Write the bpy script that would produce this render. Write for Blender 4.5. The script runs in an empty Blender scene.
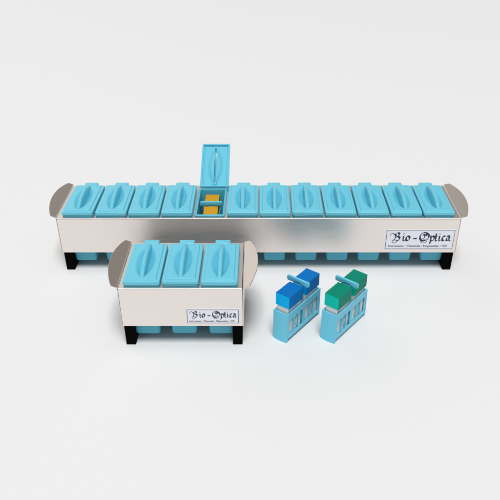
import bpy, bmesh, math, random
from mathutils import Vector, Matrix
random.seed(4)
K = 0.052                       # one container pitch = 5.2 cm; all numbers below are in pitches
R = math.radians
SC = bpy.context.scene
C = SC.collection

# ------------------------------------------------------------------ materials
def mat(name, col, rough=0.4, metal=0.0, spec=0.5, trans=0.0, sss=0.0):
    m = bpy.data.materials.new(name); m.use_nodes = True
    b = m.node_tree.nodes['Principled BSDF']
    b.inputs['Base Color'].default_value = (*col, 1)
    b.inputs['Roughness'].default_value = rough
    b.inputs['Metallic'].default_value = metal
    b.inputs['Specular IOR Level'].default_value = spec
    b.inputs['Transmission Weight'].default_value = trans
    if sss:
        b.inputs['Subsurface Weight'].default_value = sss
        b.inputs['Subsurface Radius'].default_value = (0.3, 1.0, 1.0)
        b.inputs['Subsurface Scale'].default_value = 0.004
    return m

def grain(m, scale, strength, dist=0.0002, stretch=(1, 1, 1), rough=None, colvar=0.0):
    nt = m.node_tree; N = nt.nodes; L = nt.links; b = N['Principled BSDF']
    tc = N.new('ShaderNodeTexCoord'); mp = N.new('ShaderNodeMapping'); mp.inputs['Scale'].default_value = stretch
    nz = N.new('ShaderNodeTexNoise'); nz.inputs['Scale'].default_value = scale; nz.inputs['Detail'].default_value = 3
    L.new(tc.outputs['Object'], mp.inputs['Vector']); L.new(mp.outputs['Vector'], nz.inputs['Vector'])
    bp = N.new('ShaderNodeBump'); bp.inputs['Strength'].default_value = strength; bp.inputs['Distance'].default_value = dist
    L.new(nz.outputs['Fac'], bp.inputs['Height']); L.new(bp.outputs['Normal'], b.inputs['Normal'])
    if rough:
        mr = N.new('ShaderNodeMapRange'); mr.inputs['From Min'].default_value = .3; mr.inputs['From Max'].default_value = .7
        mr.inputs['To Min'].default_value, mr.inputs['To Max'].default_value = rough
        L.new(nz.outputs['Fac'], mr.inputs['Value']); L.new(mr.outputs['Result'], b.inputs['Roughness'])
    if colvar:
        nz2 = N.new('ShaderNodeTexNoise'); nz2.inputs['Scale'].default_value = scale * .11; nz2.inputs['Detail'].default_value = 4
        L.new(tc.outputs['Object'], nz2.inputs['Vector'])
        hs = N.new('ShaderNodeHueSaturation'); hs.inputs['Color'].default_value = b.inputs['Base Color'].default_value
        mr2 = N.new('ShaderNodeMapRange'); mr2.inputs['To Min'].default_value = 1 - colvar; mr2.inputs['To Max'].default_value = 1 + colvar
        L.new(nz2.outputs['Fac'], mr2.inputs['Value']); L.new(mr2.outputs['Result'], hs.inputs['Value'])
        L.new(hs.outputs['Color'], b.inputs['Base Color'])
    return m

STEEL = grain(mat('brushed_steel', (.885, .82, .78), .36, 1.0), 900, .06, .0001, (.025, 1, 1), (.30, .40))
STEEL_PLATE = grain(mat('brushed_steel_plate', (.78, .70, .635), .27, 1.0), 500, .0, .0001, (1, .02, 1), (.26, .29))
LID = grain(mat('sky_blue_plastic', (.148, .58, .73), .31, 0, .45, sss=.10), 1500, .05, .0001, colvar=.04)
BODY = grain(mat('blue_plastic', (.075, .47, .63), .38, 0, .45), 1500, .05, .0001, colvar=.04)
RACK = grain(mat('slide_rack_plastic', (.155, .60, .79), .38, 0, .35), 1500, .05, .0001, colvar=.05)
BLACK = grain(mat('black_plastic', (.002, .002, .0022), .8, 0, .03), 1200, .1, .0001)
PLATE = mat('nameplate_white', (.89, .91, .97), .35)
INK = mat('navy_ink', (.022, .028, .085), .5)
INKG = mat('grey_ink', (.12, .13, .19), .5)
FLOOR = mat('white_acrylic', (.80, .80, .80), .6, 0, .2)
GLASS = mat('slide_glass', (.93, .96, .96), .12, 0, .5, trans=.08)
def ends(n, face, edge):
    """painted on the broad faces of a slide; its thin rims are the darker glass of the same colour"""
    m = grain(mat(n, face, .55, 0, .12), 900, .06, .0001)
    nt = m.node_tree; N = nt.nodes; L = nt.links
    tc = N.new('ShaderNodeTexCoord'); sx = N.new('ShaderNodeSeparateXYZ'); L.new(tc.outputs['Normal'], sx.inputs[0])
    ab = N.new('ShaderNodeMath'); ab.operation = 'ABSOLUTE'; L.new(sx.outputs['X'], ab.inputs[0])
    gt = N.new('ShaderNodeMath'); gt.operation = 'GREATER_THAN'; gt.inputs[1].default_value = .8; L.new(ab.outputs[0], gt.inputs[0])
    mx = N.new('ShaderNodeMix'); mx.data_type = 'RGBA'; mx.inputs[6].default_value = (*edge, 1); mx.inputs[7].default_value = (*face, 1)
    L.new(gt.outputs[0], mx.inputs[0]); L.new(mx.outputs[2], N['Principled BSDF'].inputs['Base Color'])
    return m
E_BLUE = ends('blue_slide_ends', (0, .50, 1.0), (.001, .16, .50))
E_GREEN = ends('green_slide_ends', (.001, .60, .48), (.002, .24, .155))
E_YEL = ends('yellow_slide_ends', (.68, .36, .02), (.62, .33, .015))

# ------------------------------------------------------------------ mesh helpers
def obj(name, bm, m, parent=None, loc=(0, 0, 0), smooth=True, angle=35):
    bmesh.ops.recalc_face_normals(bm, faces=bm.faces)
    bm.transform(Matrix.Scale(K, 4))
    me = bpy.data.meshes.new(name); bm.to_mesh(me); bm.free()
    me.materials.append(m)
    if smooth:
        for p in me.polygons: p.use_smooth = True
        me.set_sharp_from_angle(angle=R(angle))
    o = bpy.data.objects.new(name, me); C.objects.link(o)
    o.location = Vector(loc) * K
    if parent: o.parent = parent
    return o

def empty(name, loc, rz=0):
    o = bpy.data.objects.new(name, None); C.objects.link(o)
    o.empty_display_size = .02
    o.location = Vector(loc) * K; o.rotation_euler = (0, 0, rz)
    return o

def tag(o, label, cat, group=None):
    o['label'] = label; o['category'] = cat
    if group: o['group'] = group
    return o

def add_box(bm, x0, x1, y0, y1, z0, z1, bev=0.0, seg=2):
    t = bmesh.new(); bmesh.ops.create_cube(t, size=1)
    for v in t.verts:
        v.co = Vector(((x0 + x1) / 2 + v.co.x * (x1 - x0), (y0 + y1) / 2 + v.co.y * (y1 - y0), (z0 + z1) / 2 + v.co.z * (z1 - z0)))
    if bev: bmesh.ops.bevel(t, geom=list(t.edges), offset=bev, segments=seg, affect='EDGES', profile=.5)
    me = bpy.data.meshes.new('t'); t.to_mesh(me); t.free(); bm.from_mesh(me); bpy.data.meshes.remove(me)
    return bm
def box(*a, **k): return add_box(bmesh.new(), *a, **k)

def add_prism(bm, pts, fn, d0, d1, bev=0.0):
    """outline pts (a,b) extruded from d0 to d1; fn(a,b,d) -> xyz"""
    t = bmesh.new()
    A = [t.verts.new(fn(a, b, d0)) for a, b in pts]; B = [t.verts.new(fn(a, b, d1)) for a, b in pts]
    n = len(pts)
    t.faces.new(A); t.faces.new(B[::-1])
    for i in range(n): t.faces.new((A[i], B[i], B[(i + 1) % n], A[(i + 1) % n]))
    bmesh.ops.recalc_face_normals(t, faces=t.faces)
    if bev:
        caps = [e for e in t.edges if all(v in A for v in e.verts) or all(v in B for v in e.verts)]
        bmesh.ops.bevel(t, geom=caps, offset=bev, segments=2, affect='EDGES', profile=.5)
    me = bpy.data.meshes.new('t'); t.to_mesh(me); t.free(); bm.from_mesh(me); bpy.data.meshes.remove(me)
    return bm

def grid_shell(xs, ys, keep, top, bot, warp=lambda x, y: (x, y)):
    """two sheets over the kept cells of a grid, walled along every free border"""
    bm = bmesh.new(); T = {}; B = {}
    def v(d, f, i, j):
        if (i, j) not in d:
            x, y = warp(xs[i], ys[j]); d[(i, j)] = bm.verts.new((x, y, f(xs[i], ys[j])))
        return d[(i, j)]
    K_ = {(i, j) for i in range(len(xs) - 1) for j in range(len(ys) - 1) if keep((xs[i] + xs[i + 1]) / 2, (ys[j] + ys[j + 1]) / 2)}
    for i, j in K_:
        bm.faces.new([v(T, top, *q) for q in ((i, j), (i + 1, j), (i + 1, j + 1), (i, j + 1))])
        bm.faces.new([v(B, bot, *q) for q in ((i, j + 1), (i + 1, j + 1), (i + 1, j), (i, j))])
        for (di, dj), (p, q) in {(-1, 0): ((i, j), (i, j + 1)), (1, 0): ((i + 1, j + 1), (i + 1, j)), (0, -1): ((i + 1, j), (i, j)), (0, 1): ((i, j + 1), (i + 1, j + 1))}.items():
            if (i + di, j + dj) not in K_:
                bm.faces.new((v(T, top, *p), v(T, top, *q), v(B, bot, *q), v(B, bot, *p)))
    return bm

def rrect(hx, hy, r, n=5):
    pts = []
    for cx, cy, a0 in ((hx - r, hy - r, 0), (-hx + r, hy - r, 90), (-hx + r, -hy + r, 180), (hx - r, -hy + r, 270)):
        for k in range(n + 1):
            a = R(a0 + 90 * k / n); pts.append((cx + r * math.cos(a), cy + r * math.sin(a)))
    return pts

def loft(rings, cap0=True, cap1=True):
    bm = bmesh.new(); V = [[bm.verts.new(p) for p in r] for r in rings]; n = len(V[0])
    for a, b in zip(V, V[1:]):
        for i in range(n): bm.faces.new((a[i], a[(i + 1) % n], b[(i + 1) % n], b[i]))
    if cap0: bm.faces.new(V[0][::-1])
    if cap1: bm.faces.new(V[-1])
    return bm

# ------------------------------------------------------------------ measures shared by both racks
D, ZT, ZB = 2.234, 1.89, 0.674
CY = 1.035                                       # container centre, from the front face

# ------------------------------------------------------------------ blackletter writing, drawn with a broad nib
def spline(P, n=9):
    if len(P) < 3: return [Vector(P[0]).lerp(Vector(P[1]), k / 3) for k in range(4)]
    Q = [Vector(P[0]) * 2 - Vector(P[1])] + [Vector(p) for p in P] + [Vector(P[-1]) * 2 - Vector(P[-2])]
    out = []
    for i in range(1, len(Q) - 2):
        for k in range(n):
            t = k / n; a, b, c, d = Q[i - 1:i + 3]
            out.append(.5 * ((2 * b) + (c - a) * t + (2 * a - 5 * b + 4 * c - d) * t * t + (3 * b - a - 3 * c + d) * t ** 3))
    out.append(Q[-2]); return out

X = 27.0
STROKES = []                                     # (nib width, points) in tenths of the plate's own grid: 410 x 115
def glyph(ox, lst):
    for w, pts in lst: STROKES.append((w, [(ox + x * X, y * X) for x, y in pts]))
W1, W2, W0 = .43, .30, .13
glyph(62, [(.16, [(.05, 1.12), (.2, 1.42), (.55, 1.50), (.95, 1.28), (1.2, 1.1)]), (.08, [(.05, 1.12), (.12, .95), (.3, .98)]),
           (W1, [(1.08, 1.32), (1.32, 1.0), (1.22, .5), (.86, .10)]),
           (.18, [(1.2, 1.15), (1.62, 1.56), (1.95, 1.62)]), (W1, [(1.78, 1.58), (2.06, 1.28), (1.72, .86)]),
           (W0, [(1.3, .84), (1.72, .86)]), (W1, [(1.74, .90), (2.2, .58), (2.0, .16), (1.62, .03)]),
           (.14, [(1.72, .04), (1.3, .18), (.9, .12), (.7, .0)]),
           (.09, [(1.7, .0), (1.4, -.32), (.9, -.36), (.66, -.12), (.8, .12), (1.05, .12)])])
I_ = [(W2, [(-.02, .82), (.14, .96)]), (W1, [(.16, .92), (.17, .2)]), (W2, [(.14, .14), (.3, -.02), (.5, .14)]), (.34, [(.06, 1.30), (.28, 1.40)])]
glyph(138, I_)
O_ = [(W1, [(.16, .78), (.10, .48), (.18, .2), (.42, .0)]), (W0, [(.16, .78), (.5, 1.02)]), (W1, [(.46, .98), (.84, .72), (.86, .36), (.70, .14)]), (W0, [(.42, .0), (.74, .18)])]
glyph(155, O_)
glyph(199, [(.34, [(-.05, .40), (.25, .5), (.6, .42), (.85, .52)])])
glyph(235, [(W1, [(.55, 1.50), (.16, 1.12), (.12, .6), (.45, .12), (.95, .0)]), (W2, [(.5, 1.48), (.95, 1.62), (1.5, 1.48)]),
            (W1, [(1.4, 1.5), (1.92, 1.14), (1.98, .66), (1.6, .2), (.95, .0)]), (W2, [(.72, 1.26), (1.05, 1.06), (1.1, .72), (.92, .42)]),
            (W0, [(.6, 1.02), (.9, 1.32), (1.4, 1.2)]), (W2, [(1.28, 1.2), (1.5, .95)]), (.08, [(.7, .5), (1.0, .3), (1.5, .44)]),
            (.09, [(1.75, -.06), (1.2, -.34), (.6, -.30), (.35, -.06)])])
glyph(296, [(W2, [(-.06, .78), (.14, .98)]), (W1, [(.2, .98), (.22, .4), (.16, -.52)]), (W0, [(.2, .7), (.58, 1.02)]), (W1, [(.56, .98), (.94, .7), (.92, .36), (.72, .08)]), (W2, [(.24, .12), (.5, .0), (.74, .1)]), (W0, [(.0, -.5), (.34, -.4)])])
glyph(324, [(W1, [(.2, 1.42), (.22, .8), (.22, .2)]), (W2, [(.2, .14), (.4, -.02), (.62, .16)]), (.14, [(-.06, .9), (.2, .94), (.62, .94)])])
glyph(346, I_)
glyph(364, [(W1, [(.22, .84), (.12, .48), (.2, .18), (.42, .0)]), (W2, [(.24, .88), (.46, 1.0)]), (W1, [(.46, .98), (.66, .82)]), (W0, [(.42, .0), (.72, .18)])])
glyph(389, [(W2, [(.06, .9), (.36, 1.0)]), (W1, [(.36, .98), (.68, .78), (.7, .2)]), (W1, [(.16, .5), (.12, .22), (.32, .02)]), (W0, [(.2, .46), (.66, .62)]), (W0, [(.32, .02), (.66, .2)]), (W2, [(.7, .12), (.86, -.02), (1.04, .14)])])

def lettering_bm(sx, sz, ox, oz):
    bm = bmesh.new(); nib = Vector((math.cos(R(42)), math.sin(R(42))))
    for k, (w, pts) in enumerate(STROKES):
        P = spline(pts); y = -.00025 * (k % 9) - .0005
        for wn, dirn in ((w, nib), (max(.09, w * .36), Vector((-nib.y, nib.x)))):
            h = dirn * wn * X / 2; y -= .0001
            A = [bm.verts.new((ox + (p + h).x * sx, y, oz + (p + h).y * sz)) for p in P]
            B = [bm.verts.new((ox + (p - h).x * sx, y, oz + (p - h).y * sz)) for p in P]
            for i in range(len(P) - 1):
                try: bm.faces.new((A[i], A[i + 1], B[i + 1], B[i]))
                except ValueError: pass
    return bm

def nameplate(parent, x0, x1, z0, z1):
    """plate front at y=-0.006; all flat on the front panel"""
    w, h = x1 - x0, z1 - z0
    p = obj('nameplate', box(x0, x1, -.010, .0015, z0, z1, bev=.003), PLATE, parent, smooth=False)
    bm = bmesh.new(); t = .016; m = .012; yb = -.0118
    for a in ((x0 + m, x1 - m, z1 - m - t, z1 - m), (x0 + m, x1 - m, z0 + m, z0 + m + t), (x0 + m, x0 + m + t, z0 + m + t, z1 - m - t), (x1 - m - t, x1 - m, z0 + m + t, z1 - m - t)):
        add_box(bm, a[0], a[1], yb, -.0095, a[2], a[3])
    obj('border', bm, INKG, p, smooth=False)
    sx = w / 410; sz = h / 115
    bm = lettering_bm(sx * 1.03, sz * 1.12, x0 - 41 * sx, z0 + (135 - 85) * sz)
    for v in bm.verts: v.co.y -= .0105
    obj('lettering', bm, INK, p, smooth=False)
    cu = bpy.data.curves.new('tagline', 'FONT'); cu.body = 'Instruments \u2022 Chemicals \u2022 Disposables \u2022 IVD'
    cu.size = 1; cu.resolution_u = 3; cu.offset = .022
    t_ = bpy.data.objects.new('tmp', cu); C.objects.link(t_)
    bpy.context.view_layer.update()
    me = bpy.data.meshes.new_from_object(t_.evaluated_get(bpy.context.evaluated_depsgraph_get()))
    bpy.data.objects.remove(t_)
    xs = [v.co.x for v in me.vertices]; s = w * .86 / (max(xs) - min(xs))
    bm = bmesh.new(); bm.from_mesh(me); bpy.data.meshes.remove(me)
    zs = .105 * h / .72
    for v in bm.verts: v.co = Vector((x0 + w * .05 + (v.co.x - min(xs)) * s, -.0116, z0 + h * .13 + v.co.y * zs))
    obj('tagline', bm, INK, p, smooth=False)
    return p

# ------------------------------------------------------------------ container rack
def container_rack(n, x_left, y_front, width, label, group, plate):
    a = width / 2; m = (width - n) / 2
    root = empty('container_rack', (x_left + a, y_front, 0)); tag(root, label, 'rack', group)
    t = .03
    # tray with one opening per container
    xs = [-a + .030, -a + .036]; holes = []
    for k in range(n):
        c = -n / 2 + k + .5; xs += [c - .445, c + .445]; holes.append(c)
    xs += [a - .036, a - .030]; ys = [0, .012, CY - .905, CY + .905, D - .012, D]
    def keep(x, y): return not (CY - .905 < y < CY + .905 and any(abs(x - c) < .445 for c in holes))
    def ztop(x, y): return ZT - (.0062 if (abs(x) > a - .033 or y < .006 or y > D - .006) else 0)
    obj('tray', grid_shell(xs, ys, keep, ztop, lambda x, y: ZT - t), STEEL, root, smooth=False)
    obj('front_panel', box(-a + .024, a - .024, 0, t, ZB, ZT - t - .001, bev=.005), STEEL, root, smooth=False)
    obj('back_panel', box(-a + .024, a - .024, D - t, D, ZB, ZT - t - .001, bev=.005), STEEL, root, smooth=False)
    for s in (-1, 1):
        e0, e1 = sorted((s * a - s * .001, s * a - s * .015))
        obj('end_panel', box(e0, e1, .003, D - .003, ZB, ZT - t - .001, bev=.004), STEEL, root, smooth=False)
        # carrying flange: upright lip, then a rounded plate rising slightly outward
        out = [(0, .0), (.13, .0), (.17, .03)]
        for k in range(0, 25):
            f = k / 24; yy = .06 + f * (D - .12)
            out.append((.185 + .205 * (1 - abs(2 * f - 1) ** 2.1), yy))
        out += [(.17, D - .03), (.13, D), (0, D)]
        ta = R(TILT[s])
        def fn(p, q, d): return (s * (a + .004 + p * math.cos(ta) - d * math.sin(ta)), q, ZT + .025 + p * math.sin(ta) + d * math.cos(ta))
        bm = add_prism(bmesh.new(), out, fn, -.012, .012, .004)
        l0, l1 = sorted((s * (a - .014), s * (a + .012)))
        add_box(bm, l0, l1, .003, D - .003, ZT + .0005, ZT + .036, bev=.005)
        obj('carrying_handle', bm, STEEL_PLATE, root, smooth=False)
        g0, g1 = sorted((s * (a - .042), s * (a - .30)))
        bm = bmesh.new()
        add_prism(bm, [(g0, ZB - .35), (g1, ZB - .35), (g1, ZB + .25), (g0, ZB + .25)] if False else [(g0, 0), (g1, 0), (g1, ZB + .3), (g0, ZB + .3)],
                  lambda p, q, d: (p, d, q), t + .008, D - t - .008, .012)
        obj('leg', bm, BLACK, root, smooth=False)
    nameplate(root, *plate)
    return root, [-n / 2 + k + .5 for k in range(n)]
TILT = {-1: 24.0, 1: 16.0}      # unequal bend put into the shape to steer what each plate reflects

# ------------------------------------------------------------------ container (body, lid > handle, hinge_tab)
def body_bm():
    def ring(hx, hy, r, z): return [(x, y, z) for x, y in rrect(hx, hy, r)]
    z0 = .205
    R_ = [ring(.27, .70, .05, z0), ring(.315, .765, .07, z0 + .008), ring(.335, .80, .08, z0 + .05), ring(.352, .815, .08, .70), ring(.435, .89, .07, ZT - .05),
          ring(.437, .895, .07, ZT + .006), ring(.462, .925, .07, ZT + .008), ring(.466, .93, .07, ZT + .016), ring(.466, .93, .07, ZT + .036), ring(.460, .924, .07, ZT + .042),
          ring(.398, .845, .05, ZT + .042), ring(.392, .838, .05, ZT + .036), ring(.385, .832, .05, ZT - .05), ring(.305, .77, .05, .70), ring(.29, .755, .05, z0 + .06), ring(.27, .735, .04, z0 + .045)]
    return loft(R_)

LW, LL = .474, 1.87           # lid half width, length; hinge line at y=0, lid runs to y=-LL
LH = .10
HY = LL / 2
def eye_w(v): return .25 * max(0.0, 1 - (v / .81) ** 2) ** .9
def lid_warp(x, y):
    v = abs(y + HY); r = .055
    lim = LW
    if v > HY - r: lim = LW - (r - math.sqrt(max(0, r * r - (v - (HY - r)) ** 2)))
    return (x * lim / LW, y)
def lid_top(x, y):
    v = y + HY; d = min(LW - abs(x), HY - abs(v))
    z = LH
    e = .026
    if d < e: z -= e - math.sqrt(max(0, e * e - (e - d) ** 2))
    def sm(t): t = min(1, max(0, t)); return t * t * (3 - 2 * t)
    z += .034 * sm((LW - abs(x) - .085) / .020) * sm((HY - abs(v) - .05) / .03)
    w = eye_w(v)
    if w > 0.01 and abs(x) < w:
        q = abs(x) / w
        z -= .18 * (1 - q) ** .9 * min(1, w / .19)
    return z
def lid_bot(x, y):
    v = y + HY; d = min(LW - abs(x), HY - abs(v))
    if d < .052: return 0
    return max(.002, lid_top(x, y) - .036)
def lid_grid():
    def sym(L): return sorted(set([-q for q in L] + L))
    xs = sym([0.0, .03, .045, .07, .1, .13, .16, .19, .22, .25, .275, .30, .33, .361, .368, .375, .382, .389, .40, .42, LW - .053, LW - .051, LW - .03, LW - .024, LW - .018, LW - .012, LW - .007, LW - .003, LW])
    vs = sym([0.0] + [k * .055 for k in range(1, 15)] + [.80, .83, .855, .862, .87, .878, .886, HY - .055, HY - .051, HY - .038, HY - .03, HY - .024, HY - .018, HY - .012, HY - .007, HY - .003, HY])
    vs = [v for v in vs]
    return xs, [v - HY for v in vs]
def fin_bm():
    """hollow arched grip along the lid's middle"""
    bm = bmesh.new(); n = 26; t = .058; prev = None
    v0, v1 = -.80, .875
    for k in range(n + 1):
        f = k / n; v = v0 + (v1 - v0) * f; u = 2 * f - 1
        h = LH + .02 + .20 * max(0, 1 - abs(u) ** 2.2)
        tt = t * (.6 + .4 * math.sqrt(max(0, 1 - u ** 8)))
        zb = LH - .12
        y = v - HY
        out = [(-tt * 1.15, zb), (-tt, h - .03), (-tt * .86, h - .010), (-tt * .5, h), (tt * .5, h), (tt * .86, h - .010), (tt, h - .03), (tt * 1.15, zb)]
        hi = zb + (h - zb) * .8 if abs(u) < .9 else zb + .004
        ti = tt * .62
        inn = [(ti, zb), (ti * .9, max(zb + .002, hi - .02)), (-ti * .9, max(zb + .002, hi - .02)), (-ti, zb)]
        ring = [bm.verts.new((x, y, z)) for x, z in out + inn]
        if prev:
            m = len(ring)
            for i in range(m): bm.faces.new((prev[i], prev[(i + 1) % m], ring[(i + 1) % m], ring[i]))
        else: bm.faces.new(ring)
        prev = ring
    bm.faces.new(prev[::-1])
    return bm

CG = 'lidded blue containers set into the steel racks'
def make_container():
    root = empty('staining_container', (0, 0, 0))
    obj('body', body_bm(), BODY, root)
    xs, ys = lid_grid()
    lid = obj('lid', grid_shell(xs, ys, lambda x, y: not (abs(x) < .03 and abs(y + HY) < .70), lid_top, lid_bot, lid_warp), LID, root, angle=60)
    obj('handle', fin_bm(), LID, lid, angle=50)
    bm = box(-.215, .215, .006, .225, .012, .105, bev=.03, seg=3)
    tab = obj('hinge_tab', bm, LID, root); tab.location = Vector((0, HY, ZT + .03)) * K
    lid.location = Vector((0, HY, ZT + .0445)) * K
    return root

def copy_tree(o, parent=None):
    c = o.copy(); C.objects.link(c)
    if parent: c.parent = parent
    for ch in list(o.children): copy_tree(ch, c)
    return c

# ------------------------------------------------------------------ slide rack and slides
RL, RW, RH = 1.589, .468, .926                   # length (x), width (y), height of the open frame
def rack_bm_side():
    """one long side: frame with two rows of openings, thin struts between them"""
    n = 3; xs = [-RL / 2]
    spans = []
    half = (RL / 2 - .09 - .035)
    for s in (-1, 1):
        base = -RL / 2 + .09 if s < 0 else .035
        wd = half / n
        for k in range(n): spans.append((base + k * wd + .012, base + (k + 1) * wd - .012))
    return spans
def slide_rack(label, group):
    root = empty('slide_rack', (0, 0, 0)); tag(root, label, 'slide rack', group)
    w = .040
    spans = rack_bm_side()
    for s in (-1, 1):
        xs = sorted({-RL / 2 + w, RL / 2 - w} | {q for sp in spans for q in sp})
        zs = [.10, .16, .20, .71, RH - .07, RH]
        def keep(x, z): return not (.20 < z < .71 and any(p < x < q for p, q in spans))
        bm = grid_shell(xs, zs, keep, lambda x, z: .5 * w * (1 if not .17 < z < .85 else .55), lambda x, z: -.5 * w)
        # sheet is in x-z: stand it up on the side
        for v in bm.verts:
            x, z, d = v.co; v.co = Vector((x, s * (RW / 2 - w / 2 + d), z))
        add_box(bm, -RL / 2 + w, RL / 2 - w, *sorted((s * (RW / 2 - .075), s * (RW / 2 - w - .001))), .11, .145)
        # diagonal braces behind the openings
        for c, dx in ((-.39, .16), (.39, .16)):
            for sg in (-1, 1):
                p = [(c - sg * dx - .016, .20), (c - sg * dx + .016, .20), (c + sg * dx + .016, .71), (c + sg * dx - .016, .71)]
                add_prism(bm, p, lambda a_, b_, d: (a_, s * d, b_), RW / 2 - w - .012, RW / 2 - w + .004 + .004 * sg)
        obj('side_frame', bm, RACK, root)
    for s in (-1, 1):
        # end wall with a flared foot
        prof = [(0, .0), (.018, .0), (.020, .045), (w * .0 + .006, .09), (.004, RH - .01), (0, RH), (-w + .004, RH), (-w, RH - .004), (-w, .02), (-w + .004, .0)]
        bm = bmesh.new(); n = 8; rows = []
        for k in range(n + 1):
            f = 2 * k / n - 1; yy = f * RW / 2
            bul = .030 * (1 - f * f)
            rows.append([bm.verts.new((s * (RL / 2 + px_ + (bul * max(0, 1 - pz / .5) if px_ > -.01 else 0)), yy, pz)) for px_, pz in prof])
        m = len(prof)
        for A, B in zip(rows, rows[1:]):
            for i in range(m): bm.faces.new((A[i], A[(i + 1) % m], B[(i + 1) % m], B[i]))
        bm.faces.new(rows[0]); bm.faces.new(rows[-1][::-1])
        obj('end_wall', bm, RACK, root)
    # carrying handle: post between the two groups, bar across the top
    bm = bmesh.new()
    add_box(bm, -.028, .028, -RW / 2 + w + .002, RW / 2 - w - .002, .16, .60, bev=.006)
    add_box(bm, -.030, .030, -.10, .10, .58, 1.50, bev=.012)
    bar = [(x, y) for x, y in rrect(.355, .078, .045)]
    bm2 = add_prism(bm, bar, lambda a_, b_, d: (d, a_, 1.515 + b_), -.030, .030, .010)
    obj('handle', bm2, RACK, root)
    return root

def slide_meshes():
    g = box(-.011, .011, -.178, .178, .15, 1.082, bev=.002, seg=1)
    e = box(-.0262, .0262, -.2205, .2205, 1.077, 1.458, bev=.003, seg=1)
    return g, e
SLIDE_CACHE = {}
def fill_slides(root_loc, rz, endmat, key, label, group):
    co, si = math.cos(rz), math.sin(rz)
    for s in (-1, 1):
        for k in range(12):
            u = s * (.082 + .0535 * (k + .5)) - s * .0 + random.uniform(-.0004, .0004)
            v = random.uniform(-.003, .003)
            if key not in SLIDE_CACHE:
                g, e = slide_meshes()
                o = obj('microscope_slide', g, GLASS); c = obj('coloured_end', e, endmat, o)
                SLIDE_CACHE[key] = o
            else:
                src = SLIDE_CACHE[key]
                o = src.copy(); C.objects.link(o)
                c = src.children[0].copy(); C.objects.link(c); c.parent = o
            o.location = (Vector(root_loc) + Vector((u * co - v * si, u * si + v * co, random.uniform(-.005, .005)))) * K
            o.rotation_euler = (0, 0, rz)
            tag(o, label, 'slide', group)

# ------------------------------------------------------------------ build
# floor
bm = bmesh.new(); bmesh.ops.create_grid(bm, x_segments=1, y_segments=1, size=400)
fl = obj('floor', bm, FLOOR, smooth=False); fl['kind'] = 'structure'

XL12, W12 = -6.152, 12.303
rk, cs = container_rack(12, XL12, 0, W12, 'long steel rack holding twelve blue containers, standing behind the short one', 'steel container racks on black legs',
                        (3.915, 6.035, .795, 1.505))
XL3, Y3, W3 = -3.624, -3.637, 3.228
rk3, cs3 = container_rack(3, XL3, Y3, W3, 'short steel rack holding three blue containers, standing in front at left', 'steel container racks on black legs',
                          (3.228 / 2 - 1.497, 3.228 / 2 - .115, .765, 1.243))

first = make_container(); used = False
ORD = ['leftmost', 'second', 'third', 'fourth']
def place(x, y, label, open_=False):
    global used
    o = first if not used else copy_tree(first); used = True
    o.location = Vector((x + random.uniform(-.006, .006), y + random.uniform(-.008, .008), 0)) * K; tag(o, label, 'container', CG)
    for c in o.children:
        if c.name.startswith('lid'): c.rotation_euler = (R(random.choice((0, 0, -.15, -.3, -.5))), R(random.uniform(-.25, .25)), R(random.uniform(-.5, .5)))
    if open_:
        lid = [c for c in o.children if c.name.startswith('lid')][0]
        lid.rotation_euler = (R(-(90 + 65.5)), 0, 0); lid.location = Vector((.045, HY - .01, ZT + .105)) * K
        tab = [c for c in o.children if c.name.startswith('hinge_tab')][0]
        tab.location = Vector((0, HY + .04, ZT)) * K; tab.scale = (1, .8, .25)
        lid['label'] = 'lid flipped up and back, its inside facing the viewer'
    return o
longlab = ['closed blue container at the left end of the long rack, beside its left carrying handle',
 'closed blue container second from the left end of the long rack',
 'closed blue container of the long rack, two places left of the open one',
 'closed blue container directly left of the open one in the long rack',
 'open blue container with its lid flipped up, yellow slides inside',
 'closed blue container directly right of the open one in the long rack',
 'closed blue container of the long rack, two places right of the open one',
 'closed blue container of the long rack, three places right of the open one',
 'closed blue container of the long rack, fourth from its right end',
 'closed blue container of the long rack, third from its right end',
 'closed blue container of the long rack, second from its right end',
 'closed blue container at the right end of the long rack, beside its right carrying handle']
for k, c in enumerate(cs): place(XL12 + W12 / 2 + c, CY, longlab[k], k == 4)
for k, c in enumerate(cs3):
    place(XL3 + W3 / 2 + c, Y3 + CY, ['closed blue container at the left end of the short front rack', 'closed blue container in the middle of the short front rack',
                                     'closed blue container at the right end of the short front rack'][k])

RG = 'blue slide racks'
sr = slide_rack('light blue slide rack on the floor filled with blue ended slides', RG)
def place_rack(o, x, y, z, rz): o.location = Vector((x, y, z)) * K; o.rotation_euler = (0, 0, rz)
B1 = (1.069, -2.758, 0); A1 = .915
B2 = (2.376, -2.795, 0); A2 = .895
B3 = (-6.152 + 12.303 / 2 - 1.5, CY, .335); A3 = R(90)
place_rack(sr, *B1, A1); fill_slides(B1, A1, E_BLUE, 'b', 'glass slide with blue coloured end standing in a floor slide rack', 'blue ended slides in the left slide rack')
s2 = copy_tree(sr); s2['label'] = 'light blue slide rack on the floor filled with green ended slides'
place_rack(s2, *B2, A2); fill_slides(B2, A2, E_GREEN, 'g', 'glass slide with green coloured end standing in a floor slide rack', 'green ended slides in the right slide rack')
s3 = copy_tree(sr); s3['label'] = 'light blue slide rack sunk inside the open container, filled with yellow ended slides'
place_rack(s3, *B3, A3); fill_slides(B3, A3, E_YEL, 'y', 'glass slide with yellow coloured end standing inside the open container', 'yellow ended slides in the open container')

# ------------------------------------------------------------------ light
w = bpy.data.worlds.new('World'); SC.world = w; w.use_nodes = True
nt = w.node_tree; N = nt.nodes; L = nt.links; bg = N['Background']
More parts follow.
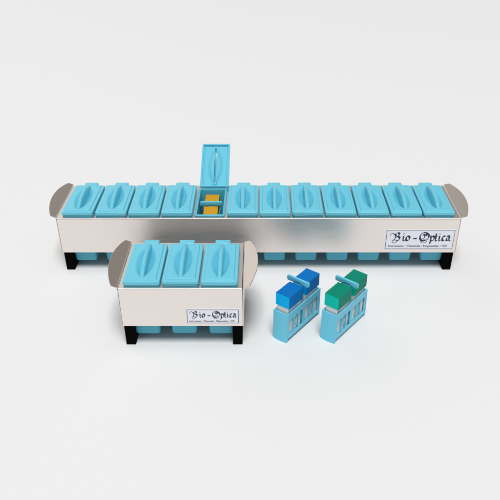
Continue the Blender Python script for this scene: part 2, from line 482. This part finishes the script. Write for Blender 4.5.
# world glow with added bright, middle and dimmer patches for the flange reflections
tc = N.new('ShaderNodeTexCoord')
def blob(az, el, c0, c1):
    d = (math.sin(R(az)) * math.cos(R(el)), math.cos(R(az)) * math.cos(R(el)), math.sin(R(el)))
    dot = N.new('ShaderNodeVectorMath'); dot.operation = 'DOT_PRODUCT'; dot.inputs[1].default_value = d
    nrm = N.new('ShaderNodeVectorMath'); nrm.operation = 'NORMALIZE'
    L.new(tc.outputs['Generated'], nrm.inputs[0]); L.new(nrm.outputs['Vector'], dot.inputs[0])
    mr = N.new('ShaderNodeMapRange'); mr.interpolation_type = 'SMOOTHSTEP'
    mr.inputs['From Min'].default_value = math.cos(R(c1)); mr.inputs['From Max'].default_value = math.cos(R(c0))
    mr.inputs['To Min'].default_value = 0; mr.inputs['To Max'].default_value = 1
    L.new(dot.outputs['Value'], mr.inputs['Value']); return mr
bright = blob(-34, 27, 13, 30)
middle = blob(-6, 33, 9, 22)
dim_patch = blob(32, 32, 18, 28)
def mixed(prev, fac, col):
    mx = N.new('ShaderNodeMix'); mx.data_type = 'RGBA'; mx.inputs[7].default_value = (*col, 1)
    if isinstance(prev, tuple): mx.inputs[6].default_value = (*prev, 1)
    else: L.new(prev, mx.inputs[6])
    L.new(fac.outputs['Result'], mx.inputs[0]); return mx.outputs[2]
c_ = mixed((1.12, 1.12, 1.13), middle, (1.8, 1.76, 1.72))
c_ = mixed(c_, dim_patch, (1.05, 1.02, .98))
c_ = mixed(c_, bright, (3.4, 3.35, 3.3))
L.new(c_, bg.inputs['Color'])
bg.inputs['Strength'].default_value = .27

def area(name, loc, target, size, power):
    l = bpy.data.lights.new(name, 'AREA'); l.shape = 'SQUARE'; l.size = size; l.energy = power
    o = bpy.data.objects.new(name, l); C.objects.link(o); o.location = loc
    o.rotation_euler = (Vector(target) - Vector(loc)).to_track_quat('-Z', 'Y').to_euler()
    return o
area('softbox', (2.4, -23, 70), (.1, 2.0, 0), 24, 43200)

# ------------------------------------------------------------------ camera (fitted to the photograph)
cam = bpy.data.cameras.new('Camera'); co = bpy.data.objects.new('Camera', cam); C.objects.link(co)
cam.sensor_fit = 'HORIZONTAL'; cam.sensor_width = 36; cam.lens = 644.087 / 500 * 36
cam.shift_x = -8.69 / 500
cam.clip_start = .01; cam.clip_end = 200
co.location = Vector((0, -17.0085, 11.4803)) * K
co.rotation_euler = (math.pi / 2 - .5622, 0, 0)
SC.camera = co
SC.view_settings.view_transform = 'Standard'; SC.view_settings.look = 'None'
SC.view_settings.gamma = 1; SC.view_settings.exposure = 0
SC.cycles.max_bounces = 10
